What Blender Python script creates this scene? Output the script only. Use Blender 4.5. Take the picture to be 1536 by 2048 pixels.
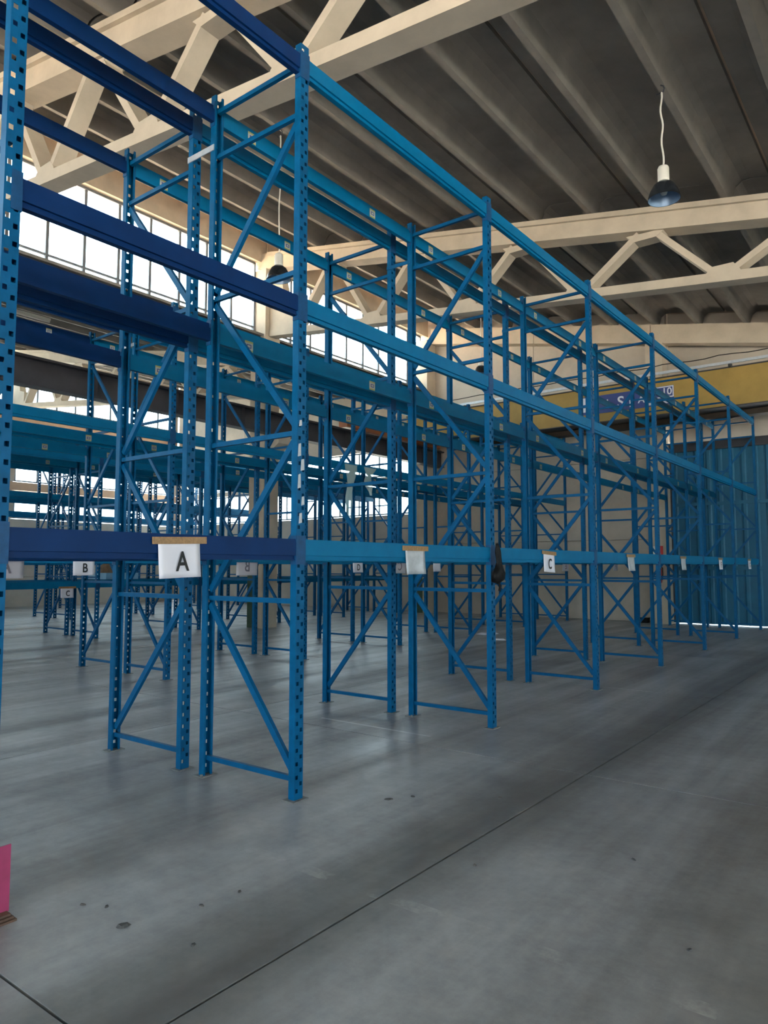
import bpy, math, random
from mathutils import Matrix, Vector, Euler
R90 = math.pi/2
random.seed(7)
sc = bpy.context.scene
for o in list(bpy.data.objects): bpy.data.objects.remove(o)
COL = sc.collection

# ------------------------------------------------------------------ camera
YAW, PITCH, FPX = -0.653506, 0.075332, 1436.8
cd = bpy.data.cameras.new('camera'); cam = bpy.data.objects.new('camera', cd); COL.objects.link(cam)
fw = Vector((math.sin(YAW)*math.cos(PITCH), math.cos(YAW)*math.cos(PITCH), math.sin(PITCH)))
rt = fw.cross(Vector((0, 0, 1))).normalized(); up = rt.cross(fw)
M = Matrix((rt, up, -fw)).transposed().to_4x4(); M.translation = (0, 0, 1.6185)
cam.matrix_world = M
cd.sensor_fit = 'VERTICAL'; cd.sensor_height = 36; cd.sensor_width = 27
cd.lens = FPX/2048*36; cd.clip_start = 0.05; cd.clip_end = 500
sc.camera = cam

# ------------------------------------------------------------------ sky and exposure
w = bpy.data.worlds.new('world'); sc.world = w; w.use_nodes = True
bg = w.node_tree.nodes['Background']
bg.inputs[0].default_value = (0.78, 0.92, 1.0, 1); bg.inputs[1].default_value = 7.0
sl_ = bpy.data.lights.new('sun', 'SUN'); sl_.energy = 120; sl_.angle = .02; sl_.color = (1.0, .90, .76)
so = bpy.data.objects.new('sun', sl_); COL.objects.link(so); so.location = (10, 5, 30)
so.rotation_euler = Vector((-.30, .02, -.95)).to_track_quat('-Z', 'Y').to_euler()
vs = sc.view_settings
vs.view_transform = 'Standard'; vs.look = 'None'; vs.gamma = 1; vs.use_curve_mapping = False
vs.exposure = 0.25

def portal(name, loc, rot, sx, sy):
    l = bpy.data.lights.new(name, 'AREA'); l.shape = 'RECTANGLE'; l.size = sx; l.size_y = sy
    l.cycles.is_portal = True
    o = bpy.data.objects.new(name, l); COL.objects.link(o); o.location = loc; o.rotation_euler = rot
    return o
# daylight enters through the glazing; portals only tell the sampler where the windows are
for i, yc in enumerate((-6.65, 1.35, 9.35, 17.35)):
    portal('daylight_portal', (-14.75, yc, 9.0), (0, -R90, 0), 1.9, 7.4)
    portal('daylight_portal', (-29.4, yc, 9.0), (0, -R90, 0), 1.9, 7.4)
    portal('daylight_portal', (-29.4, yc, 4.6), (0, -R90, 0), 3.0, 7.4)
    portal('daylight_portal', (15.3, yc, 3.95), (0, R90, 0), 3.0, 7.4)
portal('daylight_portal', (-21.6, 22.0, 4.6), (-R90, 0, 0), 14, 3.0)
portal('daylight_portal', (-4.0, -11.2, 2.4), (R90, 0, 0), 7, 4.8)
portal('daylight_portal', (7.5, -11.2, 2.4), (R90, 0, 0), 13, 4.8)

# ------------------------------------------------------------------ materials
def nodemat(name):
    m = bpy.data.materials.new(name); m.use_nodes = True
    nt = m.node_tree; return m, nt, nt.nodes['Principled BSDF']
def N(nt, typ, **kw):
    n = nt.nodes.new(typ)
    for k, v in kw.items(): setattr(n, k, v)
    return n
def plain(name, col, rough=0.5, metal=0.0, var=0.0, scale=6.0, bump=0.0, spec=.5):
    m, nt, b = nodemat(name)
    b.inputs['Base Color'].default_value = (*col, 1); b.inputs['Roughness'].default_value = rough
    b.inputs['Metallic'].default_value = metal; b.inputs['Specular IOR Level'].default_value = spec
    if var or bump:
        tc = N(nt, 'ShaderNodeTexCoord'); oi = N(nt, 'ShaderNodeObjectInfo')
        add = N(nt, 'ShaderNodeVectorMath', operation='ADD'); nt.links.new(tc.outputs['Object'], add.inputs[0]); nt.links.new(oi.outputs['Location'], add.inputs[1])
        no = N(nt, 'ShaderNodeTexNoise'); no.inputs['Scale'].default_value = scale; no.inputs['Detail'].default_value = 6; no.inputs['Roughness'].default_value = .62
        nt.links.new(add.outputs[0], no.inputs['Vector'])
        if var:
            cr = N(nt, 'ShaderNodeValToRGB')
            cr.color_ramp.elements[0].position = .3; cr.color_ramp.elements[1].position = .7
            cr.color_ramp.elements[0].color = (*[c*(1-var) for c in col], 1); cr.color_ramp.elements[1].color = (*[min(1, c*(1+var)) for c in col], 1)
            nt.links.new(no.outputs[0], cr.inputs[0]); nt.links.new(cr.outputs[0], b.inputs['Base Color'])
        if bump:
            bp = N(nt, 'ShaderNodeBump'); bp.inputs['Strength'].default_value = bump; bp.inputs['Distance'].default_value = .01
            nt.links.new(no.outputs[0], bp.inputs['Height']); nt.links.new(bp.outputs[0], b.inputs['Normal'])
    return m

MAT = {}
MAT['blue'] = plain('rack_blue_paint', (0.0, 0.088, 0.222), .40, var=.18, scale=9, bump=.05, spec=.15)
MAT['brace'] = plain('brace_blue_paint', (0.0, 0.085, 0.222), .38, var=.14, scale=9, spec=.2)
MAT['beam'] = plain('beam_blue_paint', (0.0, 0.138, 0.300), .42, var=.10, scale=5, spec=.12)
MAT['navy'] = plain('beam_navy_paint', (0.002, 0.026, 0.110), .42, var=.14, scale=5, spec=.12)
MAT['conn'] = plain('connector_paint', (0.004, 0.060, 0.170), .45, var=.2, scale=20, spec=.3)
MAT['plate'] = plain('foot_plate_steel', (0.16, 0.17, 0.17), .6, var=.3, scale=30)
MAT['galv'] = plain('galvanised_steel', (0.55, 0.60, 0.66), .42, .6, var=.1, scale=14)
MAT['conc'] = plain('precast_concrete', (0.50, 0.43, 0.34), .85, var=.13, scale=1.6, bump=.25)
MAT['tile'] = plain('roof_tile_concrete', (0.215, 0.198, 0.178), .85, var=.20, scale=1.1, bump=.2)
MAT['wall'] = plain('wall_panel_concrete', (0.44, 0.39, 0.33), .85, var=.14, scale=1.0, bump=.25)
MAT['tan'] = plain('tan_infill_panel', (0.50, 0.33, 0.22), .8, var=.1, scale=2)
MAT['dark'] = plain('dark_steel_and_gutter_shade', (0.035, 0.036, 0.045), .55, var=.2, scale=3)
MAT['alu'] = plain('window_bar_metal', (0.20, 0.22, 0.25), .5, .3)
MAT['green'] = plain('green_column_paint', (0.035, 0.075, 0.040), .5, var=.2, scale=4)
MAT['crane'] = plain('crane_yellow_paint', (0.36, 0.23, 0.055), .5, var=.12, scale=2)
MAT['brown'] = plain('shaded_girder_brown', (0.045, 0.030, 0.018), .6, var=.2, scale=3)  # shade on the rear of the crane, put into the colour
MAT['orange'] = plain('crane_truck_paint', (0.38, 0.13, 0.05), .5, var=.15, scale=4)
MAT['door'] = plain('door_blue_paint', (0.006, 0.125, 0.230), .42, var=.12, scale=3)
MAT['paper'] = plain('white_paper', (0.72, 0.72, 0.80), .6)
MAT['film'] = plain('grey_plastic_sleeve', (0.42, 0.46, 0.50), .3, var=.15, scale=20)
MAT['ink'] = plain('black_ink', (0.012, 0.012, 0.013), .6)
MAT['inkback'] = plain('ink_seen_through_paper', (0.20, 0.20, 0.26), .7)
MAT['tape'] = plain('brown_tape', (0.30, 0.17, 0.07), .35, var=.3, scale=60)
MAT['labw'] = plain('load_label_print', (0.40, 0.43, 0.42), .5)
MAT['laby'] = plain('load_label_yellow', (0.36, 0.34, 0.12), .5)
MAT['pink'] = plain('pink_guard_paint', (0.36, 0.045, 0.13), .45, var=.15, scale=10)
MAT['rust'] = plain('rusty_plate', (0.12, 0.07, 0.05), .7, var=.3, scale=30)
MAT['white'] = plain('white_enamel', (0.72, 0.70, 0.64), .4)
MAT['black'] = plain('black_plastic', (0.004, 0.004, 0.005), .5, var=.3, scale=40, bump=.3, spec=.2)
MAT['red'] = plain('red_enamel', (0.42, 0.02, 0.02), .4)
MAT['sblue'] = plain('sign_blue', (0.035, 0.06, 0.22), .5)
MAT['reflect'] = plain('lamp_reflector_metal', (0.10, 0.12, 0.15), .25, .9)
MAT['refl_in'] = plain('lamp_reflector_inside', (0.14, 0.22, 0.34), .35, .3)
MAT['rubble'] = plain('grey_debris', (0.07, 0.07, 0.07), .8)
MAT['film2'] = plain('pale_stretch_film', (0.55, 0.66, 0.62), .25)
MAT['ground'] = plain('yard_asphalt', (0.35, 0.34, 0.33), .9, var=.15, scale=.5)

MAT['deck'] = plain('roof_covering', (0.55, 0.42, 0.32), .9, var=.1, scale=.8)
MAT['traym'] = plain('pale_blue_plastic', (0.20, 0.42, 0.60), .4)
MAT['sack'] = plain('brown_sacking', (0.17, 0.11, 0.07), .9, var=.3, scale=12, bump=.4)
# glass: mostly clear with a reflecting surface
m, nt, b = nodemat('window_glass'); nt.nodes.remove(b)
tr = N(nt, 'ShaderNodeBsdfTransparent'); tr.inputs[0].default_value = (.93, .97, .97, 1)
gl = N(nt, 'ShaderNodeBsdfGlossy'); gl.inputs['Roughness'].default_value = .08
mx = N(nt, 'ShaderNodeMixShader'); mx.inputs[0].default_value = .06
nt.links.new(tr.outputs[0], mx.inputs[1]); nt.links.new(gl.outputs[0], mx.inputs[2]); nt.links.new(mx.outputs[0], nt.nodes['Material Output'].inputs[0])
MAT['glass'] = m
# thin clear film
m, nt, b = nodemat('clear_film'); nt.nodes.remove(b)
tr = N(nt, 'ShaderNodeBsdfTransparent'); df = N(nt, 'ShaderNodeBsdfPrincipled'); df.inputs['Base Color'].default_value = (.6, .75, .72, 1); df.inputs['Roughness'].default_value = .2
mx = N(nt, 'ShaderNodeMixShader'); mx.inputs[0].default_value = .45
nt.links.new(tr.outputs[0], mx.inputs[1]); nt.links.new(df.outputs[0], mx.inputs[2]); nt.links.new(mx.outputs[0], nt.nodes['Material Output'].inputs[0])
MAT['clear'] = m

# worn power-floated concrete floor (world coordinates: every slab continues its neighbour)
def floor_mat():
    m, nt, b = nodemat('floor_concrete')
    L = nt.links.new
    ge = N(nt, 'ShaderNodeNewGeometry'); sp = N(nt, 'ShaderNodeSeparateXYZ'); L(ge.outputs['Position'], sp.inputs[0])
    def noise(scale, det=6, rough=.6, vec=None, dist=0):
        n = N(nt, 'ShaderNodeTexNoise'); n.inputs['Scale'].default_value = scale; n.inputs['Detail'].default_value = det
        n.inputs['Roughness'].default_value = rough; n.inputs['Distortion'].default_value = dist
        L(vec or ge.outputs['Position'], n.inputs['Vector']); return n.outputs[0]
    def ramp(src, p0, c0, p1, c1, mid=None):
        r = N(nt, 'ShaderNodeValToRGB'); e = r.color_ramp.elements
        e[0].position = p0; e[0].color = (*c0, 1); e[1].position = p1; e[1].color = (*c1, 1)
        if mid: x = e.new(mid[0]); x.color = (*mid[1], 1)
        L(src, r.inputs[0]); return r.outputs[0]
    def math_(op, a, bb, clamp=False):
        n = N(nt, 'ShaderNodeMath', operation=op); n.use_clamp = clamp
        for i, v in enumerate((a, bb)):
            if isinstance(v, (int, float)): n.inputs[i].default_value = v
            elif v is not None: L(v, n.inputs[i])
        return n.outputs[0]
    def mix(fac, c1, c2):
        n = N(nt, 'ShaderNodeMix', data_type='RGBA'); 
        if isinstance(fac, (int, float)): n.inputs[0].default_value = fac
        else: L(fac, n.inputs[0])
        for i, v in ((6, c1), (7, c2)):
            if isinstance(v, tuple): n.inputs[i].default_value = (*v, 1)
            else: L(v, n.inputs[i])
        return n.outputs[2]
    mp = N(nt, 'ShaderNodeMapping'); mp.inputs['Scale'].default_value = (1.0, .35, 1); L(ge.outputs['Position'], mp.inputs[0])
    big = noise(.55, 5, .55, mp.outputs[0], .6); med = noise(2.3, 7, .65); fine = noise(22, 6, .7)
    col = ramp(big, .36, (.115, .122, .140), .62, (.40, .44, .465), (.5, (.245, .268, .297)))
    c2 = ramp(med, .30, (.145, .15, .165), .72, (.36, .39, .415))
    col = mix(.42, col, c2)
    col = mix(math_('MULTIPLY', math_('GREATER_THAN', fine, .66), .25), col, (.36, .36, .36))
    # streaks polished by traffic along the rows
    ms = N(nt, 'ShaderNodeMapping'); ms.inputs['Scale'].default_value = (2.6, .16, 1); L(ge.outputs['Position'], ms.inputs[0])
    strk = noise(1.0, 6, .6, ms.outputs[0], .25)
    col = mix(.42, col, ramp(strk, .36, (.125, .130, .140), .64, (.42, .45, .475)))
    grit = noise(9, 5, .75)
    col = mix(.22, col, ramp(grit, .35, (.10, .10, .11), .65, (.42, .44, .45)))
    # tyre-darkened strip along the sawn joint
    dx = math_('ABSOLUTE', math_('ADD', sp.outputs[0], 2.34), None)
    dx = math_('ADD', dx, math_('MULTIPLY', math_('SUBTRACT', med, .5), .35))
    trk = math_('SUBTRACT', 1.0, math_('MULTIPLY', dx, 2.0), True)
    col = mix(math_('MULTIPLY', trk, .75), col, (.080, .080, .076))
    # second wheel track further into the aisle
    dx2 = math_('ABSOLUTE', math_('ADD', sp.outputs[0], .62), None)
    dx2 = math_('ADD', dx2, math_('MULTIPLY', math_('SUBTRACT', med, .5), .7))
    trk2 = math_('SUBTRACT', 1.0, math_('MULTIPLY', dx2, 1.5), True)
    col = mix(math_('MULTIPLY', trk2, .40), col, (.105, .105, .10))
    # brown oil stains
    st = noise(.55, 6, .62, None, .3)
    col = mix(math_('MULTIPLY', ramp(st, .48, (0, 0, 0), .74, (1, 1, 1)), .75), col, (.105, .105, .105))
    # faded painted line across the aisle
    ly = math_('LESS_THAN', math_('ABSOLUTE', math_('SUBTRACT', sp.outputs[1], 2.91), None), .045)
    lx = math_('MULTIPLY', math_('GREATER_THAN', sp.outputs[0], -3.3), math_('LESS_THAN', sp.outputs[0], -.7))
    wear = ramp(noise(3.1, 6, .7), .50, (0, 0, 0), .66, (1, 1, 1))
    col = mix(math_('MULTIPLY', math_('MULTIPLY', ly, lx), math_('MULTIPLY', wear, .55)), col, (.50, .52, .52))
    l2 = math_('LESS_THAN', math_('ABSOLUTE', math_('SUBTRACT', sp.outputs[1], 5.82), None), .018)
    l2 = math_('MULTIPLY', l2, math_('MULTIPLY', math_('GREATER_THAN', sp.outputs[0], -5.3), math_('LESS_THAN', sp.outputs[0], -3.9)))
    col = mix(math_('MULTIPLY', l2, .6), col, (.60, .63, .64))
    L(col, b.inputs['Base Color'])
    rg = ramp(strk, .36, (.46, .46, .46), .64, (.29, .29, .29)); L(rg, b.inputs['Roughness'])
    b.inputs['Specular IOR Level'].default_value = .5
    bh = math_('ADD', math_('MULTIPLY', noise(3.2, 3, .5), 1.0), math_('MULTIPLY', fine, .06))
    bp = N(nt, 'ShaderNodeBump'); bp.inputs['Strength'].default_value = .45; bp.inputs['Distance'].default_value = .02
    L(bh, bp.inputs['Height']); L(bp.outputs[0], b.inputs['Normal'])
    return m
MAT['floor'] = floor_mat()

# ------------------------------------------------------------------ helpers
class MB:
    def __init__(s): s.v = []; s.f = []
    def box(s, a, b):
        n = len(s.v); x0, y0, z0 = a; x1, y1, z1 = b
        s.v += [(x0,y0,z0),(x1,y0,z0),(x1,y1,z0),(x0,y1,z0),(x0,y0,z1),(x1,y0,z1),(x1,y1,z1),(x0,y1,z1)]
        s.f += [(n,n+3,n+2,n+1),(n+4,n+5,n+6,n+7),(n,n+1,n+5,n+4),(n+1,n+2,n+6,n+5),(n+2,n+3,n+7,n+6),(n+3,n,n+4,n+7)]; return s
    def prism(s, poly, axis, a, b):
        """poly in the two other axes, extruded along axis from a to b"""
        n = len(s.v); k = len(poly)
        for c in (a, b):
            for (p, q) in poly: s.v.append({'x': (c,p,q), 'y': (p,c,q), 'z': (p,q,c)}[axis])
        s.f.append(tuple(range(n, n+k))); s.f.append(tuple(range(n+2*k-1, n+k-1, -1)))
        for i in range(k): j = (i+1) % k; s.f.append((n+i, n+k+i, n+k+j, n+j))
        return s
    def bar(s, p, q, r1, r2=None, sides=4, ref=(0, 1, 0), phase=None):
        p, q = Vector(p), Vector(q); d = (q-p).normalized(); ref = Vector(ref)
        if abs(d.dot(ref)) > .95: ref = Vector((1, 0, 0))
        u = d.cross(ref).normalized(); v = u.cross(d); r2 = r2 or r1; n = len(s.v)
        if sides == 4: offs = [(-r1,-r2),(r1,-r2),(r1,r2),(-r1,r2)]
        else: offs = [(r1*math.cos(2*math.pi*i/sides), r2*math.sin(2*math.pi*i/sides)) for i in range(sides)]
        for c in (p, q):
            for a, b in offs: s.v.append(tuple(c+u*a+v*b))
        s.f.append(tuple(range(n+sides-1, n-1, -1))); s.f.append(tuple(range(n+sides, n+2*sides)))
        for i in range(sides): j = (i+1) % sides; s.f.append((n+i, n+j, n+sides+j, n+sides+i))
        return s
    def lathe(s, prof, seg=24, c=(0, 0, 0)):
        n = len(s.v)
        for (r, z) in prof:
            for i in range(seg): a = 2*math.pi*i/seg; s.v.append((c[0]+r*math.cos(a), c[1]+r*math.sin(a), c[2]+z))
        for k in range(len(prof)-1):
            for i in range(seg): j = (i+1) % seg; s.f.append((n+k*seg+i, n+k*seg+j, n+(k+1)*seg+j, n+(k+1)*seg+i))
        return s
    def tube(s, pts, r, sides=6):
        n = len(s.v); pts = [Vector(p) for p in pts]
        for i, p in enumerate(pts):
            d = (pts[min(i+1, len(pts)-1)]-pts[max(i-1, 0)]).normalized()
            ref = Vector((0, 1, 0)) if abs(d.y) < .9 else Vector((1, 0, 0)); u = d.cross(ref).normalized(); v = u.cross(d)
            for k in range(sides): a = 2*math.pi*k/sides; s.v.append(tuple(p+u*r*math.cos(a)+v*r*math.sin(a)))
        for i in range(len(pts)-1):
            for k in range(sides): j = (k+1) % sides; s.f.append((n+i*sides+k, n+i*sides+j, n+(i+1)*sides+j, n+(i+1)*sides+k))
        return s
    def mesh(s, name, mat, smooth=False):
        me = bpy.data.meshes.new(name); me.from_pydata(s.v, [], s.f)
        import bmesh
        bm = bmesh.new(); bm.from_mesh(me); bmesh.ops.recalc_face_normals(bm, faces=bm.faces); bm.to_mesh(me); bm.free()
        me.materials.append(MAT[mat])
        if smooth:
            for p in me.polygons: p.use_smooth = True
        return me
def add(name, me, parent=None, loc=(0, 0, 0), rot=(0, 0, 0)):
    o = bpy.data.objects.new(name, me); COL.objects.link(o); o.location = loc; o.rotation_euler = rot
    if parent: o.parent = parent
    return o
def tag(o, label, cat, group=None):
    o['label'] = label; o['category'] = cat
    if group: o['group'] = group
    return o
def struct(o): o['kind'] = 'structure'; return o
def empty(name, loc=(0, 0, 0)):
    o = bpy.data.objects.new(name, None); COL.objects.link(o); o.location = loc; o.empty_display_size = .2; return o

# ------------------------------------------------------------------ layout numbers (metres)
PITCHX = 14.55
TY = (-10.65, -2.65, 5.35, 13.35, 21.33)          # truss lines
def zroof(x, nave=0): return 8.42-.188*(x-nave*PITCHX+5.0)   # top of chord / underside of ribs
def zbot(x, nave=0): return 6.57-.112*(x-nave*PITCHX+2.0)
NAVES = (0, -1, 1)

# ------------------------------------------------------------------ floor
fl = struct(add('floor', MB().box((-29.2, -10.9, -.30), (15.1, 21.8, -.02)).mesh('floor', 'rubble')))
J = 4.07
xs = [-29.2]+[-2.24+J*k for k in range(-6, 5) if -29.0 < -2.24+J*k < 15]+[15.1]
ys = [-10.9]+[1.44+J*k for k in range(-3, 6) if -10.5 < 1.44+J*k < 21.2]+[21.8]
cache = {}
for i in range(len(xs)-1):
    for j in range(len(ys)-1):
        wx, wy = round(xs[i+1]-xs[i], 3), round(ys[j+1]-ys[j], 3)
        if (wx, wy) not in cache:
            g = .007
            cache[(wx, wy)] = MB().box((g, g, -.02), (wx-g, wy-g, 0)).mesh('floor_slab', 'floor')
        add('floor_slab', cache[(wx, wy)], fl, (xs[i], ys[j], 0))
gr = struct(add('floor_yard', MB().box((-90, -70, -.5), (80, 90, -.31)).mesh('floor_yard', 'ground')))
struct(add('floor_apron', MB().box((-16, 21.85, -.31), (15, 40, -.03)).mesh('floor_apron', 'ground')))

# ------------------------------------------------------------------ roof of ribbed double-T tiles
ceil_ = struct(empty('ceiling'))
prof = [(-1.19, .40), (-1.0, .40), (-.86, .36), (-.735, .20), (-.665, 0), (-.535, 0), (-.465, .20), (-.34, .36), (-.2, .40),
        (.2, .40), (.34, .36), (.465, .20), (.535, 0), (.665, 0), (.735, .20), (.86, .36), (1.0, .40), (1.19, .40), (1.19, .46), (-1.19, .46)]
# the rib profile as convex strips so that the end caps stay clean
tm = MB()
half = [prof[0:10]]
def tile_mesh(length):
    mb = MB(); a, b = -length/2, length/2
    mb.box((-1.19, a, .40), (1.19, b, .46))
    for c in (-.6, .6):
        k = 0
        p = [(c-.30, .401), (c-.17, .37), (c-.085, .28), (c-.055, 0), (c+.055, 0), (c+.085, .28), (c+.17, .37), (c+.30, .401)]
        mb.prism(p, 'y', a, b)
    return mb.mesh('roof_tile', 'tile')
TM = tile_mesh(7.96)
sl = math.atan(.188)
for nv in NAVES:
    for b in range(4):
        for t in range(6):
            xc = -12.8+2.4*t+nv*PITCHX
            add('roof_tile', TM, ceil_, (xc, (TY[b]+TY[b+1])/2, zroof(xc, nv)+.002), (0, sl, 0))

for nv in NAVES:
    xa, xb = -14.72+nv*PITCHX, .16+nv*PITCHX
    if nv == 1: xb = 15.2
    add('roof_covering', MB().prism([(xa, zroof(xa, nv)+.475), (xb, zroof(xb, nv)+.475), (xb, zroof(xb, nv)+.53), (xa, zroof(xa, nv)+.53)], 'y', -11.0, 21.95).mesh('roof_covering', 'deck'), ceil_)

# ------------------------------------------------------------------ columns
def column(x, y, top, label):
    r = empty('column', (x, y, 0)); tag(r, label, 'column', 'concrete columns')
    add('shaft', MB().box((-.28, -.27, 0), (.28, .27, top)).mesh('shaft', 'conc'), r)
    return r
for (x, y, lab) in ((-14.32, -2.65, 'square concrete column on the crane line, behind the sheet A bay'),
                    (-14.32, 5.35, 'square concrete column on the crane line beside the nearest truss'),
                    (-14.32, 13.35, 'square concrete column with a green painted base under the second truss'),
                    (-14.32, 21.12, 'concrete column standing against the far end wall where the crane beam ends'),
                    (.25, -2.65, 'concrete column at the low end of the truss behind the aisle'),
                    (.25, 5.35, 'concrete column at the low end of the nearest truss'),
                    (.25, 13.35, 'concrete column at the low end of the second truss')):
    top = zroof(-14.2)-.47 if x < -5 else zbot(.25)-.16
    c = column(x, y, top, lab)
    if x < -5:
        add('green_paint', MB().box((-.286, -.276, 0), (.05, -.27, 1.75)).mesh('green_paint', 'green'), c)
        if y < 20:
            add('corbel', MB().prism([(.28, 4.55), (.78, 4.85), (.78, 5.065), (.28, 5.065)], 'y', -.22, .22).mesh('corbel', 'conc'), c)

# ------------------------------------------------------------------ lattice trusses
def truss(nv, y, label):
    x0, x1 = -14.02+nv*PITCHX, .20+nv*PITCHX
    r = empty('roof_truss', (0, y, 0)); tag(r, label, 'truss', 'concrete lattice trusses')
    zt = lambda x: zroof(x, nv); zb = lambda x: zbot(x, nv)
    mb = MB().prism([(x0-.5, zt(x0-.5)-.44), (x1+.3, zt(x1+.3)-.40), (x1+.3, zt(x1+.3)), (x0-.5, zt(x0-.5))], 'y', -.20, .20)
    add('top_chord', mb.mesh('top_chord', 'conc'), r)
    add('flange', MB().prism([(x0, zt(x0)-.10), (x1, zt(x1)-.10), (x1, zt(x1)-.001), (x0, zt(x0)-.001)], 'y', -.27, .27).mesh('flange', 'conc'), r)
    add('bottom_chord', MB().prism([(x0, zb(x0)-.10), (x1, zb(x1)-.10), (x1, zb(x1)+.07), (x0, zb(x0)+.07)], 'y', -.15, .15).mesh('bottom_chord', 'conc'), r)
    # solid end piece by the column
    add('end_piece', MB().prism([(x0-.01, zb(x0)-.11), (x0+.95, zb(x0)-.11), (x0+.95, zb(x0)+.42), (x0+.62, zb(x0)+.5), (x0+.35, zt(x0)-.44), (x0-.01, zt(x0)-.44)], 'y', -.12, .12).mesh('end_piece', 'conc'), r)
    nb = [-13.1+2.6*k+nv*PITCHX for k in range(6)]; nt_ = [-11.8+2.6*k+nv*PITCHX for k in range(5)]
    for k, xb in enumerate(nb):
        for xt in (xb-1.3, xb+1.3):
            if xt < x0+.4 or xt > x1-.2 or xb > x1: continue
            sgn = 1 if xt > xb else -1
            add('diagonal', MB().bar((xb+.10*sgn, 0, zb(xb)+.05), (xt-.13*sgn, 0, zt(xt)-.42), .055, .14).mesh('diagonal', 'conc'), r)
        if 0 < k < 6 and xb < x1-.2:
            h = .20
            add('gusset', MB().prism([(xb-.34, zb(xb)-.06), (xb+.34, zb(xb)-.10), (xb+.26, zb(xb)+.085), (xb+.17, zb(xb)+h), (xb-.17, zb(xb)+h), (xb-.26, zb(xb)+.12)], 'y', -.145, .145).mesh('gusset', 'conc'), r)
    for xt in nt_:
        if x0+.6 < xt < x1-.3:
            add('gusset', MB().prism([(xt-.36, zt(xt)-.42), (xt-.2, zt(xt)-.56), (xt+.2, zt(xt)-.56), (xt+.36, zt(xt)-.45)], 'y', -.145, .145).mesh('gusset', 'conc'), r)
    return r
truss(0, -2.65, 'concrete lattice truss behind the open aisle, no rack beneath it')
truss(0, 5.35, 'concrete lattice truss crossing right above the first bays of the aisle racks')
truss(0, 13.35, 'concrete lattice truss with a pendant lamp hanging in front of it, ending at the column')
truss(-1, -2.65, 'concrete lattice truss of the side hall, the one furthest from the end wall')
truss(-1, 5.35, 'concrete lattice truss of the side hall level with the nearest truss')
truss(-1, 13.35, 'concrete lattice truss of the side hall in front of its end windows')
truss(1, -2.65, 'concrete lattice truss over the empty hall beside the aisle, near its open gates')
truss(1, 5.35, 'concrete lattice truss over the empty hall beside the aisle, middle of its length')
truss(1, 13.35, 'concrete lattice truss over the empty hall beside the aisle, near its end wall')

# ------------------------------------------------------------------ windows
WN = [0]
def glazing(origin, along, length, z0, z1, n, low=None, flip=1):
    """strip of n panes; along = 'x' or 'y'; origin = (x, y) of its start"""
    WN[0] += 1
    root = struct(empty('window_%d' % WN[0], (origin[0], origin[1], 0)))
    ax = 0 if along == 'x' else 1
    def bx(u0, u1, t, za, zb): 
        return ((u0, -t, za), (u1, t, zb)) if ax == 0 else ((-t, u0, za), (t, u1, zb))
    fr = MB()
    for za, zb in ((z0, z0+.05), (z1-.05, z1)): fr.box(*bx(0, length, .04, za, zb))
    for u in (0, length-.05): fr.box(*bx(u, u+.05, .04, z0, z1))
    add('window_frame', fr.mesh('window_frame', 'alu'), root)
    p = length/n
    mu = MB().box(*bx(-.032, .032, .03, z0+.05, z1-.05)).mesh('mullion', 'alu')
    for i in range(1, n): add('mullion', mu, root, (p*i, 0, 0) if ax == 0 else (0, p*i, 0))
    rows = [(z0+.05, z1-.05)]
    if low:
        add('transom', MB().box(*bx(.05, length-.05, .028, low-.018, low+.018)).mesh('transom', 'alu'), root)
        rows = [(z0+.05, low-.018), (low+.018, z1-.05)]
    for za, zb in rows:
        gm = MB().box(*bx(.032, p-.032, .003, za, zb)).mesh('pane', 'glass')
        for i in range(n): add('pane', gm, root, (p*i, 0, 0) if ax == 0 else (0, p*i, 0))
    return root
for b in range(4):
    y0, y1 = TY[b]+.28, TY[b+1]-.28
    glazing((-14.48, y0), 'y', y1-y0, 7.88, 9.92, 9, low=8.12)
    glazing((-29.03, y0), 'y', y1-y0, 8.10, 9.92, 9, low=9.0)
    for za, zb in ((3.52, 4.62), (5.0, 6.2)): glazing((-29.03, y0), 'y', y1-y0, za, zb, 8)
    glazing((14.95, y0), 'y', y1-y0, 2.52, 5.32, 5)  # unseen right-hand windows, added and sized to light the racks
for za, zb in ((3.55, 4.75), (5.0, 6.0)): glazing((-28.5, 21.5), 'x', 13.8, za, zb, 14)

# ------------------------------------------------------------------ wall shells
def panel_wall(name, rects, axis, t0, t1, mat='wall', gap=.008, out=1):
    """rects: (u0, u1, z0, z1) pieces; axis = direction of u"""
    r = struct(empty(name))
    for q in rects:
        u0, u1, z0, z1 = q[:4]; m = q[4] if len(q) > 4 else mat
        z1b = q[5] if len(q) > 5 else z1
        poly = [(u0+gap, z0+gap), (u1-gap, z0+gap), (u1-gap, z1b-gap), (u0+gap, z1-gap)]
        full = [(u0-.001, z0-.001), (u1+.001, z0-.001), (u1+.001, z1b+.001), (u0-.001, z1+.001)]
        bk = (t1-.03, t1+.0) if out > 0 else (t0-.0, t0+.03)
        ex = 'y' if axis == 'x' else 'x'
        mb = MB().prism(poly, ex, t0+(.03 if out < 0 else 0), t1-(.03 if out > 0 else 0)).prism(full, ex, *bk)
        add('panel', mb.mesh('panel', m), r)
    # solid backing that closes the joints
    return r
def roofline(x, nv): return zroof(x, nv)+.47
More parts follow.
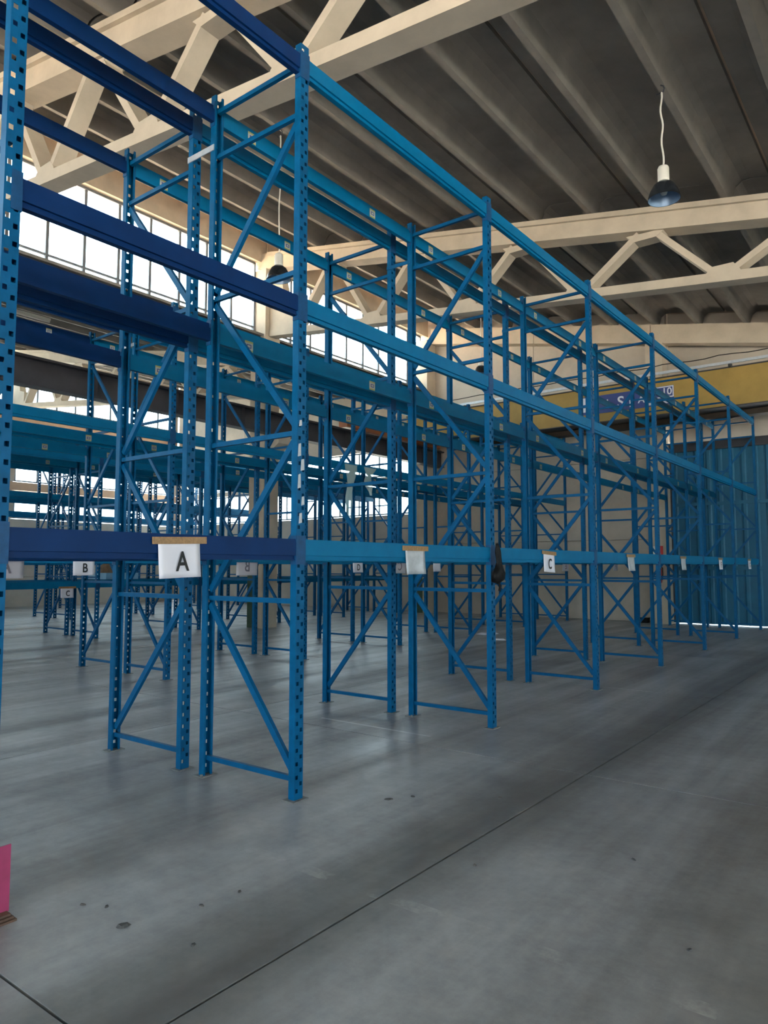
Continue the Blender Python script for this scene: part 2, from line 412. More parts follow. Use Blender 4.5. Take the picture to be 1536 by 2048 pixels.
# left outer wall
rects = []
for b in range(4):
    y0, y1 = TY[b], TY[b+1]
    rects += [(y0, y1, 0, 1.2), (y0, y1, 1.2, 2.4), (y0, y1, 2.4, 3.5), (y0, y1, 4.64, 4.98, 'tan'), (y0, y1, 6.22, 8.08, 'tan'), (y0, y1, 9.94, 10.7)]
    for yy in (y0, y1-.27): rects += [(yy, yy+.27, 3.5, 4.64), (yy, yy+.27, 4.98, 6.22), (yy, yy+.27, 8.08, 9.94)]
panel_wall('wall_left', rects, 'y', -29.25, -28.95, out=-1)
# end wall, side hall part: panels with two window strips
rects = []
for (u0, u1) in ((-28.95, -24.2), (-24.2, -19.4), (-19.4, -14.6)):
    rects += [(u0, u1, 0, 1.75), (u0, u1, 1.75, 3.53), (u0, u1, 4.77, 4.98), (u0, u1, 6.02, 7.0)]
    rects += [(u0, u1, 7.0, roofline(u0, -1), 'wall', roofline(u1, -1))]
rects += [(-28.95, -28.5, 3.53, 4.77), (-28.95, -28.5, 4.98, 6.02)]
rects += [(-14.7, -14.6, 3.53, 4.77), (-14.7, -14.6, 4.98, 6.02)]
panel_wall('wall_end_side_hall', rects, 'x', 21.4, 21.65)
# end wall, main hall: big horizontal panels beside the sliding door
rects = []
for (u0, u1) in ((-14.6, -10.2), (-10.2, -6.0)):
    rects += [(u0, u1, 0, 2.40), (u0, u1, 2.40, 4.80), (u0, u1, 4.80, 6.9), (u0, u1, 6.9, roofline(u0, 0), 'wall', roofline(u1, 0))]
panel_wall('wall_end', rects, 'x', 21.4, 21.65)
rects = [(-6.0, .3, 5.15, 6.2), (-6.0, .3, 6.2, roofline(-6.0, 0), 'wall', roofline(.3, 0)), (-.2, .3, 0, 5.15),
         (.3, 15.1, 0, 5.0), (.3, 15.1, 5.0, roofline(.3, 1), 'wall', roofline(15.1, 1))]
panel_wall('wall_end_gate_side', rects, 'x', 21.62, 21.85)
# right outer wall and rear wall with open gates behind the photographer, unseen and sized for the light
rects = []
for b in range(4):
    y0, y1 = TY[b], TY[b+1]
    rects += [(y0, y1, 0, 2.5), (y0, y1, 5.34, 7.9), (y0, y0+.27, 2.5, 5.34), (y1-.27, y1, 2.5, 5.34)]
panel_wall('wall_right', rects, 'y', 14.85, 15.1)
rects = []
for nv in NAVES:
    a = -14.45+nv*PITCHX; b_ = a+PITCHX
    rects += [(a, b_, 5.0, roofline(a, nv), 'wall', roofline(b_, nv))]
    rects += [(a, a+.7, 0, 5.0), (b_-.7, b_, 0, 5.0)]
rects += [(-28.3, -15.1, 0, 5.0), (-13.75, -7.0, 0, 5.0)]
panel_wall('wall_rear', rects, 'x', -10.95, -10.7, out=-1)
# gutter beams and eaves along the clerestories
k = 0
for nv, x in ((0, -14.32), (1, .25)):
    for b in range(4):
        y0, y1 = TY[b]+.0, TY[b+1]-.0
        k += 1; struct(add('trim_%d' % k, MB().box((x-.30, y0+.28, 7.30), (x+.10, y1-.28, 7.87)).mesh('gutter_beam', 'dark' if nv == 0 else 'conc')))  # main hall gutter coloured dark to imitate its backlit shade
        k += 1; struct(add('trim_%d' % k, MB().box((x-.30, y0+.01, 9.93), (x+.02, y1-.01, 10.55)).mesh('eaves_beam', 'conc')))
        if nv == 1: glazing((.09, y0+.28), 'y', y1-y0-.56, 7.88, 9.92, 4)
# beam under the tiles at the end wall and pilasters
for nv in (0, -1):
    x0, x1 = -14.0+nv*PITCHX, .2+nv*PITCHX
    k += 1
    r = struct(empty('trim_%d' % k))
    seg = [x0, x0+4.0, x0+7.7, x0+11.0, x1]
    for i in range(4):
        a, b_ = seg[i]+.008, seg[i+1]-.008
        add('edge_beam', MB().prism([(a, zroof(a, nv)-.56), (b_, zroof(b_, nv)-.56), (b_, zroof(b_, nv)-.005), (a, zroof(a, nv)-.005)], 'y', 21.02, 21.39).mesh('edge_beam', 'conc'), r)
struct(add('trim_30', MB().box((-6.45, 20.95, 0), (-5.98, 21.39, zroof(-6.2)-.57)).mesh('pilaster', 'conc')))

# ------------------------------------------------------------------ crane beams
for (x, lab) in ((-13.70, 'long dark steel crane beam on the column corbels behind the racks'),):
    mb = MB().box((-.14, -10.5, 0), (.14, 21.2, .035)).box((-.14, -10.5, .53), (.14, 21.2, .56)).box((-.010, -10.5, .035), (.010, 21.2, .53))
    r = empty('crane_runway_beam', (x, 0, 5.07)); tag(r, lab, 'beam')
    add('girder', mb.mesh('girder', 'dark'), r)
    add('rail', MB().box((-.03, -10.5, .56), (.03, 21.2, .61)).mesh('rail', 'dark'), r)
    st = MB().box((-.13, -.006, .035), (.13, .006, .53)).mesh('stiffener', 'dark')
    for i in range(16): add('stiffener', st, r, (0, -10+2.0*i, 0))

# ------------------------------------------------------------------ text helper
def text_mesh(s, size, depth, mat, sx=1.0):
    cu = bpy.data.curves.new('txt', 'FONT'); cu.body = s; cu.size = size; cu.extrude = depth; cu.align_x = 'CENTER'; cu.align_y = 'CENTER'
    cu.resolution_u = 4; cu.offset = size*.014
    o = bpy.data.objects.new('txt', cu); COL.objects.link(o)
    dg = bpy.context.evaluated_depsgraph_get(); me = bpy.data.meshes.new_from_object(o.evaluated_get(dg))
    bpy.data.objects.remove(o); me.materials.clear(); me.materials.append(MAT[mat])
    for v in me.vertices: v.co.x *= sx
    return me

# ------------------------------------------------------------------ travelling crane
cr = empty('bridge_crane', (-13.7, 19.2, 5.71)); tag(cr, 'ochre yellow bridge crane spanning the hall in front of the end wall', 'crane')
cz = -5.64
L0, L1 = .15, 13.75
g = MB().prism([(L0-.2, .12), (L0+1.2, -.11), (L1-1.2, -.11), (L1, .12), (L1, .84), (L0-.2, .84)], 'y', 0, .36)
add('main_girder', g.mesh('main_girder', 'crane'), cr)
g = MB().prism([(L0-.2, .12), (L0+1.2, -.235), (L1-1.2, -.235), (L1, .12), (L1, .84), (L0-.2, .84)], 'y', .75, 1.10)
add('rear_girder', g.mesh('rear_girder', 'brown'), cr)  # rear girder coloured brown to stand for the shade it hangs in
add('shade_soffit', MB().box((L0+1.2, .365, -.10), (L1-1.2, .745, -.07)).mesh('shade_soffit', 'brown'), cr)  # added plate, coloured dark as the shaded underside between the girders
for y in (-.03, .72): add('flange', MB().box((L0-.2, y, .84), (L1, y+.42, .87)).mesh('flange', 'dark'), cr)
add('flange', MB().box((L0+1.2, -.03, -.135), (L1-1.2, .38, -.111)).mesh('flange', 'dark'), cr)
add('walkway_rail', MB().box((L0, -.20, .90), (L1, -.16, .97)).mesh('walkway_rail', 'galv'), cr)
for i in range(8): add('rail_bracket', MB().box((L0+.2+i*1.9, -.19, .84), (L0+.26+i*1.9, 0, .92)).mesh('rail_bracket', 'dark'), cr)
tk = add('end_truck', MB().box((-.18, -2.6, -.02), (.18, 1.7, .16)).mesh('end_truck', 'orange'), cr)
for a, b_ in ((-3.3, -2.75), (-2.35, -1.9)): add('buffer_box', MB().box((-.16, a, .0), (.16, b_, .22)).mesh('buffer_box', 'orange'), cr)
rl = MB()
for y in (-3.2, -2.3, -1.2): rl.bar((.1, y, .1), (.1, y, .30), .012, sides=6)
rl.bar((.1, -3.2, .29), (.1, -1.2, .29), .012, sides=6)
add('hand_rail', rl.mesh('hand_rail', 'dark'), cr)
cab = MB().tube([(L0+i*.34, -.28+.03*math.sin(i*1.7), 1.13-.04*abs(math.sin(i*.78))) for i in range(41)], .012, 5)
add('festoon_cable', cab.mesh('festoon_cable', 'black'), cr)
# painted sign plate on the girder
sg = add('maker_plate', MB().box((6.02, -.012, .12), (8.5, -.002, .62)).mesh('maker_plate', 'sblue'), cr)
sg['label'] = 'blue plate with white lettering'
RX = (R90, 0, 0)
add('lettering', text_mesh('S', .42, .003, 'paper'), sg, (7.11, -.016, .35), RX)
add('lettering', text_mesh('L', .30, .003, 'paper'), sg, (6.78, -.016, .36), RX)
add('lettering', text_mesh('p', .26, .003, 'paper'), sg, (7.40, -.016, .33), RX)
add('lettering', text_mesh('A', .26, .003, 'paper'), sg, (7.66, -.016, .34), RX)
add('white_strip', MB().box((7.8, -.015, .16), (8.48, -.011, .26)).mesh('white_strip', 'paper'), sg)
add('white_strip', MB().box((6.03, -.015, .2), (6.22, -.011, .60)).mesh('white_strip', 'paper'), sg)
cp = add('capacity_plate', MB().box((7.95, -.022, .31), (8.5, -.013, .61)).mesh('capacity_plate', 'paper'), sg)
add('capacity_field', MB().box((7.98, -.026, .34), (8.47, -.0215, .58)).mesh('capacity_field', 'sblue'), cp)
add('capacity_number', text_mesh('10', .26, .003, 'paper'), cp, (8.33, -.03, .46), RX)

# ------------------------------------------------------------------ sliding door of ribbed blue sheet
dr = struct(empty('door_1', (-5.93, 21.45, .02)))
pw = .60
pm = MB().box((.004, 0, 0), (pw-.004, .03, 4.86))
for u in (.0, .30): pm.prism([(u+.02, 0), (u+.05, -.035), (u+.12, -.035), (u+.15, 0)], 'z', 0, 4.86)
pm = pm.mesh('door_panel', 'door')
for i in range(10): add('door_panel', pm, dr, (i*pw, 0, 0))
add('backing_sheet', MB().box((-.05, .031, 0), (6.0, .045, 4.86)).mesh('backing_sheet', 'door'), dr)
add('top_track', MB().box((-.2, -.10, 4.86), (6.1, .08, 5.10)).mesh('top_track', 'dark'), dr)
add('edge_post', MB().box((-.06, -.06, 0), (-.001, .06, 4.86)).mesh('edge_post', 'dark'), dr)
for z in (1.5, 3.3): add('cross_rail', MB().box((0, -.055, z), (6.0, -.036, z+.09)).mesh('cross_rail', 'door'), dr)

# ------------------------------------------------------------------ pallet racks
PW, PD, PH = .085, .056, 5.51
def post_mesh(h=PH):
    mb = MB(); v, f = mb.v, mb.f
    def quad(a, b_, c, d): n = len(v); v.extend((a, b_, c, d)); f.append((n, n+1, n+2, n+3))
    X = PD/2; hw = PW/2; pit = .0915
    def web(ya, yb, yc, off):
        hh, hv = .0115, .0135
        z = 0.0; zc = .06+off
        P = lambda y, zz: (X, y, zz)
        while zc+hv < h-.03:
            quad(P(ya, z), P(yb, z), P(yb, zc-hv), P(ya, zc-hv))
            quad(P(ya, zc-hv), P(yc-hh, zc-hv), P(yc-hh, zc+hv), P(ya, zc+hv))
            quad(P(yc+hh, zc-hv), P(yb, zc-hv), P(yb, zc+hv), P(yc+hh, zc+hv))
            z = zc+hv; zc += pit
        quad(P(ya, z), P(yb, z), P(yb, h), P(ya, h))
    web(-hw, 0, -.020, 0); web(0, hw, .020, pit/2)
    for s in (-1, 1):
        quad((X, s*hw, 0), (-X, s*hw, 0), (-X, s*hw, h), (X, s*hw, h))
        quad((-X, s*hw, 0), (-X, s*(hw-.017), 0), (-X, s*(hw-.017), h), (-X, s*hw, h))
        quad((-X, s*(hw-.017), 0), (-X+.014, s*(hw-.017), 0), (-X+.014, s*(hw-.017), h), (-X, s*(hw-.017), h))
    me = bpy.data.meshes.new('post'); me.from_pydata(v, [], f); me.materials.append(MAT['blue']); return me
POST = post_mesh(); POST_LOW = post_mesh(4.45)
FOOT = MB().box((-.055, -.075, 0), (.055, .075, .007)).box((-.03, .05, .007), (-.015, .065, .02)).mesh('foot_plate', 'plate')
DEP = .972
HZ = (.14, 1.37, 2.58, 3.78, 4.99, 5.38)
HBR = MB().box((-DEP/2+.02, -.016, -.018), (DEP/2-.02, .016, .018)).mesh('horizontal_brace', 'brace')
def diag_mesh(sgn, z0, z1):
    x = DEP/2-.03
    return MB().bar((sgn*x, 0, z0+.06), (-sgn*x, 0, z1-.05), .024, .016).mesh('diagonal_brace', 'brace')
DIAG = {(s, k): diag_mesh(s if k % 2 == 0 else -s, HZ[k], HZ[k+1]) for s in (1, -1) for k in range(4)}
BCACHE = {}
def beam_mesh(L, mat):
    key = (round(L, 3), mat)
    if key not in BCACHE:
        # outer face at x = 0, section reaches inwards to -x; origin at mid length, bottom edge
        p = [(0, .012), (-.004, .012), (-.004, 0), (-.05, 0), (-.05, .105), (-.03, .105), (-.03, .15), (0, .15)]
        mb = MB(); a, b_ = -L/2+PW/2+.002, L/2-PW/2-.002
        mb.box((-.05, a, .0), (-.016, b_, .105)); mb.box((-.03, a, .1051), (-.004, b_, .15)); mb.box((-.0159, a, .034), (0, b_, .142)); mb.box((-.0159, a, .0), (-.008, b_, .008))
        BCACHE[key] = mb.mesh('beam', mat)
    return BCACHE[key]
CONN = MB().box((-.052, 0, -.03), (.004, .006, .175)).box((.001, -.05, -.03), (.005, .003, .175)).mesh('end_connector', 'conn')
CONN2 = MB().box((-.052, -.006, -.03), (.004, 0, .175)).box((.001, -.003, -.03), (.005, .05, .175)).mesh('end_connector', 'conn')
lb = MB().box((0, -.045, .03), (.002, .045, .12)).box((.0005, -.045, .045), (.0026, .045, .105)).box((.001, -.026, .058), (.003, .026, .092)).box((.001, -.016, .066), (.0034, .016, .084))
LAB = lb.mesh('load_label', 'laby'); LAB.materials.append(MAT['labw']); LAB.materials.append(MAT['sblue'])
for i, p in enumerate(LAB.polygons): p.material_index = (0, 1, 2, 1)[i//6]
LABW = MB().box((.0021, -.033, .045), (.003, .033, .105)).mesh('label_print', 'labw')
LABD = MB().box((.0031, -.020, .06), (.0034, .016, .09)).mesh('label_mark', 'sblue')
SPACERB = MB().box((-.17, -.004, -.02), (.17, .004, .02)).mesh('row_spacer', 'brace')
SPACER = MB().box((-.17, -.004, -.025), (.17, .004, .025)).mesh('row_spacer', 'galv')

def rack(label, xr, ysl, mirror, levels, navy=(), spacer=False, labels=True, skip=(), post=None, hmax=9, navy_top=()):
    post = post or POST
    """xr: centre of the posts on the higher-x side; ysl: frame positions along the row"""
    xc = xr-DEP/2
    r = empty('pallet_rack', (xc, ysl[0], 0)); tag(r, label, 'pallet rack')
    for i, y in enumerate(ysl):
        dy = y-ysl[0]
        for s in (1, -1):
            p = add('post', post, r, (s*DEP/2, dy, .006), (0, 0, 0 if s > 0 else math.pi))
            add('foot_plate', FOOT, p, (0, 0, -.006))
        for z in [q for q in HZ if q < hmax]: add('horizontal_brace', HBR, r, (0, dy, z))
        for k in [q for q in range(4) if HZ[q+1] < hmax]: add('diagonal_brace', DIAG[(-1 if mirror else 1, k)], r, (0, dy, 0))
        if spacer:
            for z in (5.06,): add('row_spacer', SPACER if i == 1 else SPACERB, r, (-DEP/2-.148, dy-PW/2-.006, z))
    for i in range(len(ysl)-1):
        L = ysl[i+1]-ysl[i]; ym = (ysl[i]+ysl[i+1])/2-ysl[0]
        mat = 'navy' if i in navy else 'beam'
        for li, z in enumerate(levels):
            mat = 'navy' if (i in navy or (i in navy_top and li == 2)) else 'beam'
            for s in (1, -1):
                if (i, li, s) in skip: continue
                b_ = add('beam', beam_mesh(L, mat), r, (s*(DEP/2+PD/2), ym, z), (0, 0, 0 if s > 0 else math.pi))
                add('end_connector', CONN, b_, (0, -L/2+PW/2, 0)); add('end_connector', CONN2, b_, (0, L/2-PW/2, 0))
                if labels and s < 0 and i not in navy:
                    # the load labels face the aisle on the far side of the front beam
                    for u in (-L/2+.36, L/2-.75):
                        q = add('load_label', LAB, b_, (-.0505, -u, -.02), (0, 0, math.pi))
                        q.data = LAB
    return r
LV = (1.66, 3.43, 5.28)
Y1 = [1.62]+[3.70+2.8*k for k in range(7)]
r1 = rack('blue pallet rack along the open aisle with sheet A taped to its navy beam', -3.609, Y1, False, LV, navy=(0,), spacer=True)
random.seed(11)
for i, (z, y, hh) in enumerate(((2.62, -.012, .05), (2.40, -.02, .10), (2.30, .012, .09), (2.17, -.02, .11), (2.05, .018, .07), (1.92, -.005, .08))):
    w2 = random.uniform(.012, .02)
    q = add('tape_scrap', MB().prism([(-w2, 0), (w2, .01), (w2*.8, hh), (-w2*.6, hh*.92)], 'x', 0, .0015).mesh('tape_scrap', 'film'), r1, (DEP/2+PD/2+.0005, 3.70-1.62+y, z))

rack('blue pallet rack standing back to back behind the aisle rack', -4.870, Y1, True, LV, navy=(0,))
Y2 = [3.55]+[6.37+2.82*k for k in range(6)]
rack('blue pallet rack across the inner aisle with sheets B and D facing the aisle rack', -8.79, Y2, False, LV, spacer=True, navy_top=(0,))
rack('blue pallet rack back to back with the rack that carries sheets B and D', -10.05, Y2, True, LV, navy_top=(0,))
Y3 = [6.15, 8.99, 11.83, 14.67, 17.5, 20.3]
LV3 = (1.14, 3.93)
LV4 = (1.66, 3.62, 5.28)
rack('blue pallet rack with a low first beam beside the green based column', -15.02, Y3, False, LV3, labels=True, post=POST_LOW, hmax=4.3)
rack('blue pallet rack back to back with the low beamed rack beside the column', -16.28, Y3, True, LV3, labels=False, post=POST_LOW, hmax=4.3)
Y4 = [5.9, 8.8, 11.68, 14.55, 17.4, 20.2]
rack('blue pallet rack in the middle of the side hall', -20.9, Y4, False, LV4, labels=False)
rack('blue pallet rack back to back with the one in the middle of the side hall', -22.16, Y4, True, LV4, labels=False)
Y5 = [8.9, 11.75, 14.6, 17.4, 20.2]
rack('blue pallet rack nearest the outer window wall of the side hall', -26.0, Y5, False, LV, labels=False)

# ------------------------------------------------------------------ paper signs taped to the beams
def sheet_mesh(w_, h_, mat, bend=.006, nx=8, ny=6):
    mb = MB()
    def pt(i, j, dz):
        u, t = i/nx, j/ny
        return ((u-.5)*w_, -t*h_, bend*math.sin(u*6.3+1)*t+bend*.8*t*t+dz)
    for dz in (0, .0012):
        for j in range(ny+1):
            for i in range(nx+1): mb.v.append(pt(i, j, dz))
    n = (nx+1)*(ny+1); W = nx+1
    for j in range(ny):
        for i in range(nx):
            a = j*W+i; mb.f.append((a, a+1, a+W+1, a+W)); mb.f.append((n+a, n+a+W, n+a+W+1, n+a+1))
    for j in range(ny):
        for i in (0, nx): a = j*W+i; mb.f.append((a, a+W, n+a+W, n+a))
    for i in range(nx):
        for j in (0, ny): a = j*W+i; mb.f.append((a, a+1, n+a+1, n+a))
    return mb.mesh('sheet', mat, True)
SHEET = sheet_mesh(.297, .215, 'paper'); FILM = sheet_mesh(.29, .215, 'film', .010)
TAPE = MB().box((-.19, -.02, -.001), (.20, .022, .0015)).mesh('tape', 'tape')
TAPES = MB().box((-.17, -.012, -.001), (.17, .014, .0015)).mesh('tape', 'tape')
LET = {}
def letter(c, mat, th):
    if (c, mat) not in LET: LET[(c, mat)] = text_mesh(c, .165, th, mat, .82)
    return LET[(c, mat)]
def sign(x, y, ztop, side, c, label, film=False, tilt=0.0):
    rot = (R90, 0, R90*side)
    s = add('paper_sign', FILM if film else SHEET, None, (x+side*.0015, y, ztop), rot)
    s.rotation_euler = (Matrix.Rotation(tilt, 3, 'X') @ Euler(rot).to_matrix()).to_euler()
    tag(s, label, 'sign')
    add('tape', TAPE if side > 0 else TAPES, s, (0, .006, .0025))
    if c:
        if side > 0: add('letter', letter(c, 'ink', .0006), s, (.015, -.124, .0105))
        else: add('letter', letter(c, 'inkback', .006), s, (0, -.122, .004))
    return s
FX = -3.609+PD/2+.006
sign(FX, 2.66, 1.765, 1, 'A', 'white paper sheet with a black A taped to the navy beam', tilt=.03)
sign(FX, 5.11, 1.765, 1, None, 'crumpled blank grey plastic sleeve taped to the beam beside sheet A', film=True)
sign(FX, 7.83, 1.765, 1, 'C', 'white paper sheet with a black C taped to the aisle beam', tilt=-.04)
sign(FX, 10.67, 1.765, 1, None, 'blank grey sleeve taped to the aisle beam next after sheet C', film=True)
sign(FX, 13.45, 1.765, 1, None, 'blank grey sleeve taped to the aisle beam, second after sheet C', film=True)
sign(FX, 16.26, 1.765, 1, 'F', 'white sheet on the aisle beam two bays short of the blue door')
sign(FX, 19.20, 1.765, 1, 'G', 'white sheet on the last aisle beam in front of the blue door')
DX = -4.870-DEP-PD/2-.006
for y, c, lab in ((2.72, 'A', 'white sheet seen from behind, A showing through in reverse'),
                  (5.26, 'B', 'white sheet seen from behind, B showing through in reverse'),
                  (8.04, 'C', 'white sheet seen from behind on the bay after the reversed B'),
                  (10.8, 'D', 'white sheet seen from behind, two bays after the reversed B'),
                  (13.66, 'E', 'white sheet seen from behind, three bays after the reversed B'),
                  (16.5, 'F', 'white sheet seen from behind, four bays after the reversed B')):
    sign(DX, y, 1.735, -1, c, lab)
GX = -8.79+PD/2+.006
sign(GX, 5.04, 1.715, 1, 'B', 'white paper sheet with a black B on the rack across the inner aisle')
sign(GX, 7.78, 1.715, 1, 'C', 'white paper sheet with a black C on the rack across the inner aisle')
sign(GX, 10.61, 1.715, 1, 'D', 'white paper sheet with a black D on the rack across the inner aisle')
sign(GX, 13.35, 1.715, 1, None, 'blank white sheet on the rack across the inner aisle, after sheet D')
HX = -15.02+PD/2+.006
sign(HX, 8.26, 1.15, 1, 'C', 'white paper sheet with a black C on the low beamed rack')
sign(HX, 14.0, 1.15, 1, 'E', 'white paper sheet with a black E on the low beamed rack')

# ------------------------------------------------------------------ lamps
def highbay(x, y, ztop, zrim, label):
    r = empty('pendant_lamp', (x, y, zrim)); tag(r, label, 'lamp', 'high bay pendant lamps')
    add('reflector', MB().lathe([(.205, 0), (.20, .03), (.175, .11), (.13, .19), (.075, .235), (.07, .235), (.0, .235)], 28).mesh('reflector', 'reflect', True), r)
    add('reflector_inside', MB().lathe([(.200, .002), (.194, .03), (.168, .105), (.122, .18), (.05, .218), (.0, .22)], 28).mesh('reflector_inside', 'refl_in', True), r)
    add('bulb', MB().lathe([(.0, .06), (.035, .07), (.05, .11), (.04, .16), (.025, .21)], 14).mesh('bulb', 'white', True), r)
    add('ballast_housing', MB().lathe([(.0, .235), (.075, .236), (.072, .26), (.072, .42), (.06, .445), (.0, .45)], 18).mesh('ballast_housing', 'white', True), r)
    h = ztop-zrim
    n = 16
    add('cord', MB().tube([(.012*math.sin(i*.9), .006*math.cos(i*1.3), .445+(h-.55)*i/n) for i in range(n+1)], .012, 6).mesh('cord', 'white'), r)
    add('hook', MB().tube([(0, 0, h-.11), (.03, 0, h-.10), (.045, 0, h-.06), (.03, 0, h-.02), (0, 0, h-.0), ], .010, 6).bar((-.06, 0, h-.105), (.03, 0, h-.105), .008, sides=6).mesh('hook', 'dark'), r)
    return r
def rib(x): return zroof(x)
highbay(-2.6, 9.42, rib(-2.6), 6.40, 'pendant lamp hanging free over the open aisle in front of the second truss')
highbay(-8.6, 8.3, rib(-8.6), 6.45, 'dark pendant lamp hanging over the back of the aisle racks near the column')
highbay(-9.8, 17.24, rib(-9.8), 6.95, 'pendant lamp hanging before the concrete end wall')
highbay(-2.6, 18.3, rib(-2.6), 6.82, 'pendant lamp hanging above the blue door near the crane')
def batten(x, y, z, lab):
    r = empty('fluorescent_light', (x, y, z)); tag(r, lab, 'lamp', 'fluorescent lights')
    add('housing', MB().box((-.045, -.5, -.05), (.045, .5, 0)).mesh('housing', 'white'), r)
    add('diffuser', MB().bar((0, -.49, -.075), (0, .49, -.075), .035, sides=10).mesh('diffuser', 'white'), r)
ZB = lambda x: zroof(x, -1)
batten(-18.55-.01, 9.0, ZB(-18.56)-.004, 'fluorescent light under a roof rib of the side hall')

# ------------------------------------------------------------------ small things
g = empty('post_guard', (-3.55, 1.62, 0)); tag(g, 'pink post guard at the foot of the rack post on a rusty plate', 'post guard')
add('guard_angle', MB().prism([(.02, -.10), (.075, -.10), (.075, .065), (.068, .065), (.068, -.093), (.02, -.093)], 'z', .03, .33).mesh('guard_angle', 'pink'), g)
for i in range(3): add('base_plate', MB().box((.0, -.12, .0+.012*i), (.135-.01*i, .075-.01*i, .010+.012*i)).mesh('base_plate', 'rust'), g)

# black plastic bag hanging on the second post
def bag():
    random.seed(3)
    mb = MB(); seg = 14; prof = [(.006, .37), (.02, .36), (.034, .30), (.036, .24), (.040, .19), (.055, .14), (.075, .10), (.082, .06), (.070, .03), (.035, .012), (.002, 0)]
    n = len(mb.v)
    for k, (r_, z) in enumerate(prof):
        bend = .045*math.sin(z*8.5)
        for i in range(seg):
            a = 2*math.pi*i/seg; q = r_*1.3*(1+random.uniform(-.3, .3))
            mb.v.append((.25+q*.55*math.cos(a)-.25, q*math.sin(a)+bend, z+random.uniform(-.008, .008)))
    for k in range(len(prof)-1):
        for i in range(seg): j = (i+1) % seg; mb.f.append((n+k*seg+i, n+k*seg+j, n+(k+1)*seg+j, n+(k+1)*seg+i))
    mb.v = [(x*.75, y, z*1.1) for x, y, z in mb.v]
    return mb.mesh('black_bag', 'black', True)
b_ = add('black_bag', bag(), None, (-3.505, 6.45, 1.44)); tag(b_, 'crumpled black plastic bag hanging on the second aisle post', 'bag')
add('tail', MB().tube([(0, .03, .03), (.005, .045, -.03), (.0, .04, -.07)], .012, 6).mesh('tail', 'black'), b_)

# strips of film hanging in the rack across the inner aisle
def film(x, y, z, h_, w_, lab, seed):
    random.seed(seed); mb = MB(); nx, ny = 4, 12
    for dz in (0, .002):
        for j in range(ny+1):
            for i in range(nx+1):
                t = j/ny; ww = w_*(1-.65*t)*(1+.25*math.sin(t*9+seed))
                mb.v.append((.02*t+.015*t*(1+math.sin(i*1.9+j*.8))+dz, (i/nx-.5)*ww+.05*math.sin(t*5+seed), -h_*t))
    W = nx+1; n = W*(ny+1)
    for j in range(ny):
        for i in range(nx): a = j*W+i; mb.f += [(a, a+1, a+W+1, a+W), (n+a, n+a+W, n+a+W+1, n+a+1)]
    o = add('plastic_film', mb.mesh('plastic_film', 'clear', True), None, (x, y, z)); tag(o, lab, 'plastic film'); return o
film(-8.7615, 10.36, 3.55, 1.05, .30, 'torn strip of clear plastic film hanging from the rack behind, longer of two', 1)
film(-8.7615, 10.95, 3.55, .55, .32, 'short bunch of clear plastic film hanging beside the longer strip', 2)

# fire extinguisher and signs on the pilaster, box at the wall foot
e = empty('fire_extinguisher', (-6.2, 20.85, 1.15)); tag(e, 'red fire extinguisher hung on the concrete pilaster beside the blue door', 'fire extinguisher')
add('cylinder', MB().lathe([(0, 0), (.07, .005), (.078, .03), (.078, .36), (.05, .43), (.02, .45), (0, .45)], 16).mesh('cylinder', 'red', True), e)
add('valve', MB().box((-.03, -.015, .45), (.06, .015, .50)).box((-.02, -.02, .5), (.09, .02, .515)).mesh('valve', 'black'), e)
add('hose', MB().tube([(.03, 0, .47), (.10, -.01, .42), (.11, -.02, .25), (.09, -.03, .08)], .014, 6).mesh('hose', 'black'), e)
s = add('safety_sign', MB().box((-.12, 0, 0), (.16, .006, .26)).mesh('safety_sign', 'white'), None, (-6.25, 20.93, 1.93)); tag(s, 'small red and white safety sign above the fire extinguisher', 'sign')
add('red_field', MB().box((.06, -.003, .0), (.16, 0, .26)).mesh('red_field', 'red'), s)
bx = empty('floor_box', (-6.75, 21.1, 0)); tag(bx, 'small black box on the floor at the foot of the end wall', 'box')
add('body', MB().box((-.14, -.10, 0), (.14, .12, .12)).mesh('body', 'black'), bx)
add('lid', MB().box((-.15, -.11, .12), (.15, .13, .145)).mesh('lid', 'black'), bx)

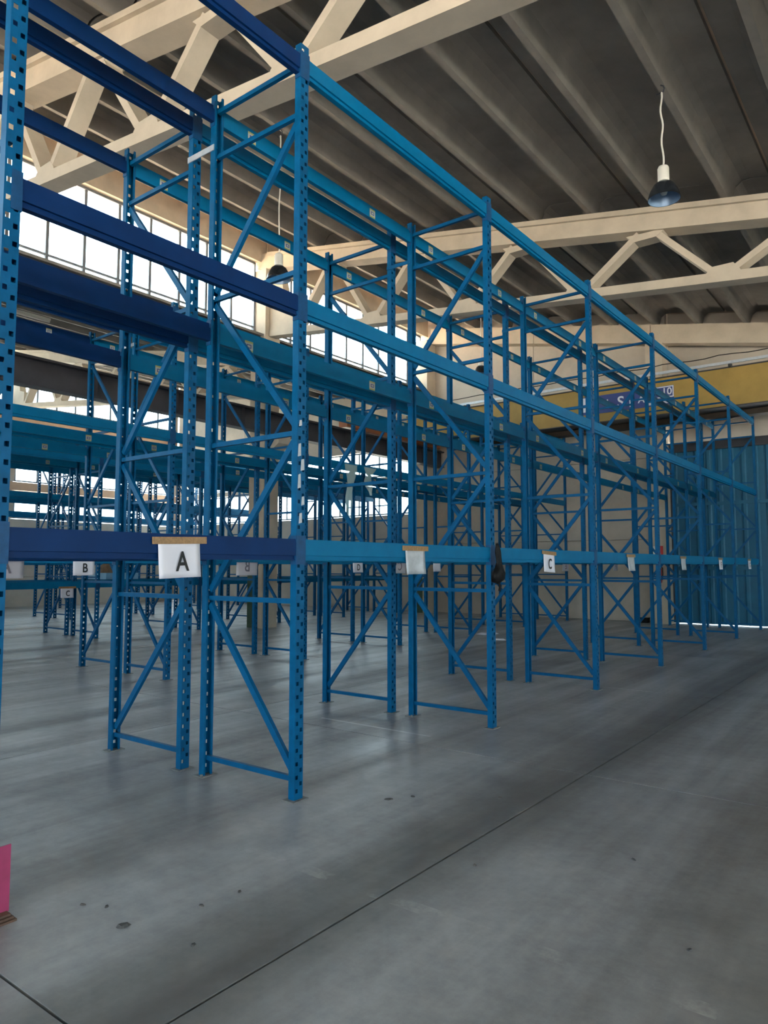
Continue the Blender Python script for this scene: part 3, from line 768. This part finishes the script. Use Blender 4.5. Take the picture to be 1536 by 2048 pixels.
# rubbish on the floor
def scrap(x, y, L, mat, lab, seed, h=.006, name='floor_scrap', cat='debris', grp='dark chips on the floor'):
    random.seed(seed); n = 9; mb = MB()
    ring = [(L*(.5+random.uniform(-.12, .12))*math.cos(2*math.pi*i/n), L*.3*(1+random.uniform(-.3, .3))*math.sin(2*math.pi*i/n)) for i in range(n)]
    mb.v = [(a, b2, .0) for a, b2 in ring]+[(a*.7, b2*.7, h*(.6+random.random()*.6)) for a, b2 in ring]
    mb.f = [tuple(range(n-1, -1, -1)), tuple(range(n, 2*n))]+[(i, (i+1) % n, n+(i+1) % n, n+i) for i in range(n)]
    o = add(name, mb.mesh(name, mat), None, (x, y, .0), (0, 0, random.uniform(0, 6))); tag(o, lab, cat, grp); return o
for i, (x, y, L) in enumerate(((-3.32, 1.96, .03), (-3.21, 2.02, .03), (-2.86, 2.30, .025), (-2.83, 2.51, .03), (-2.60, 2.05, .03), (-2.06, 3.5, .025), (-1.4, 4.1, .03), (-3.1, 4.1, .06), (-3.0, 4.25, .04), (-.9, 3.3, .03), (-2.5, 4.6, .03))):
    scrap(x, y, L, 'rubble', 'tiny dark chip lying on the concrete floor of the aisle', 20+i)
scrap(-2.98, 1.96, .06, 'rubble', 'largest dark scrap on the floor near the pink post guard', 51, .012, grp=None)
o = scrap(-8.6, 15.3, .65, 'paper', 'torn white plastic lying on the floor of the inner aisle, larger piece', 61, .03, 'plastic_scrap', grp=None)
o = scrap(-7.75, 14.3, .4, 'paper', 'torn white plastic lying on the floor of the inner aisle, smaller piece', 62, .02, 'plastic_scrap', grp=None)

# tray with a sack on the low beams of the rack behind the column
t = empty('storage_tray', (-16.766, 10.4, 1.292)); tag(t, 'pale blue tray with a brown sack lying on the low rack beams', 'tray')
add('tray', MB().box((-.52, -.45, 0), (.52, .45, .02)).box((-.52, -.45, .02), (-.49, .45, .16)).box((.49, -.45, .02), (.52, .45, .16)).box((-.49, -.45, .02), (.49, -.42, .16)).box((-.49, .42, .02), (.49, .45, .16)).mesh('tray', 'traym'), t)
add('sack', MB().lathe([(.0, .02), (.26, .03), (.33, .12), (.32, .24), (.24, .36), (.10, .44), (.05, .50), (.0, .50)], 16).mesh('sack', 'sack', True), t)
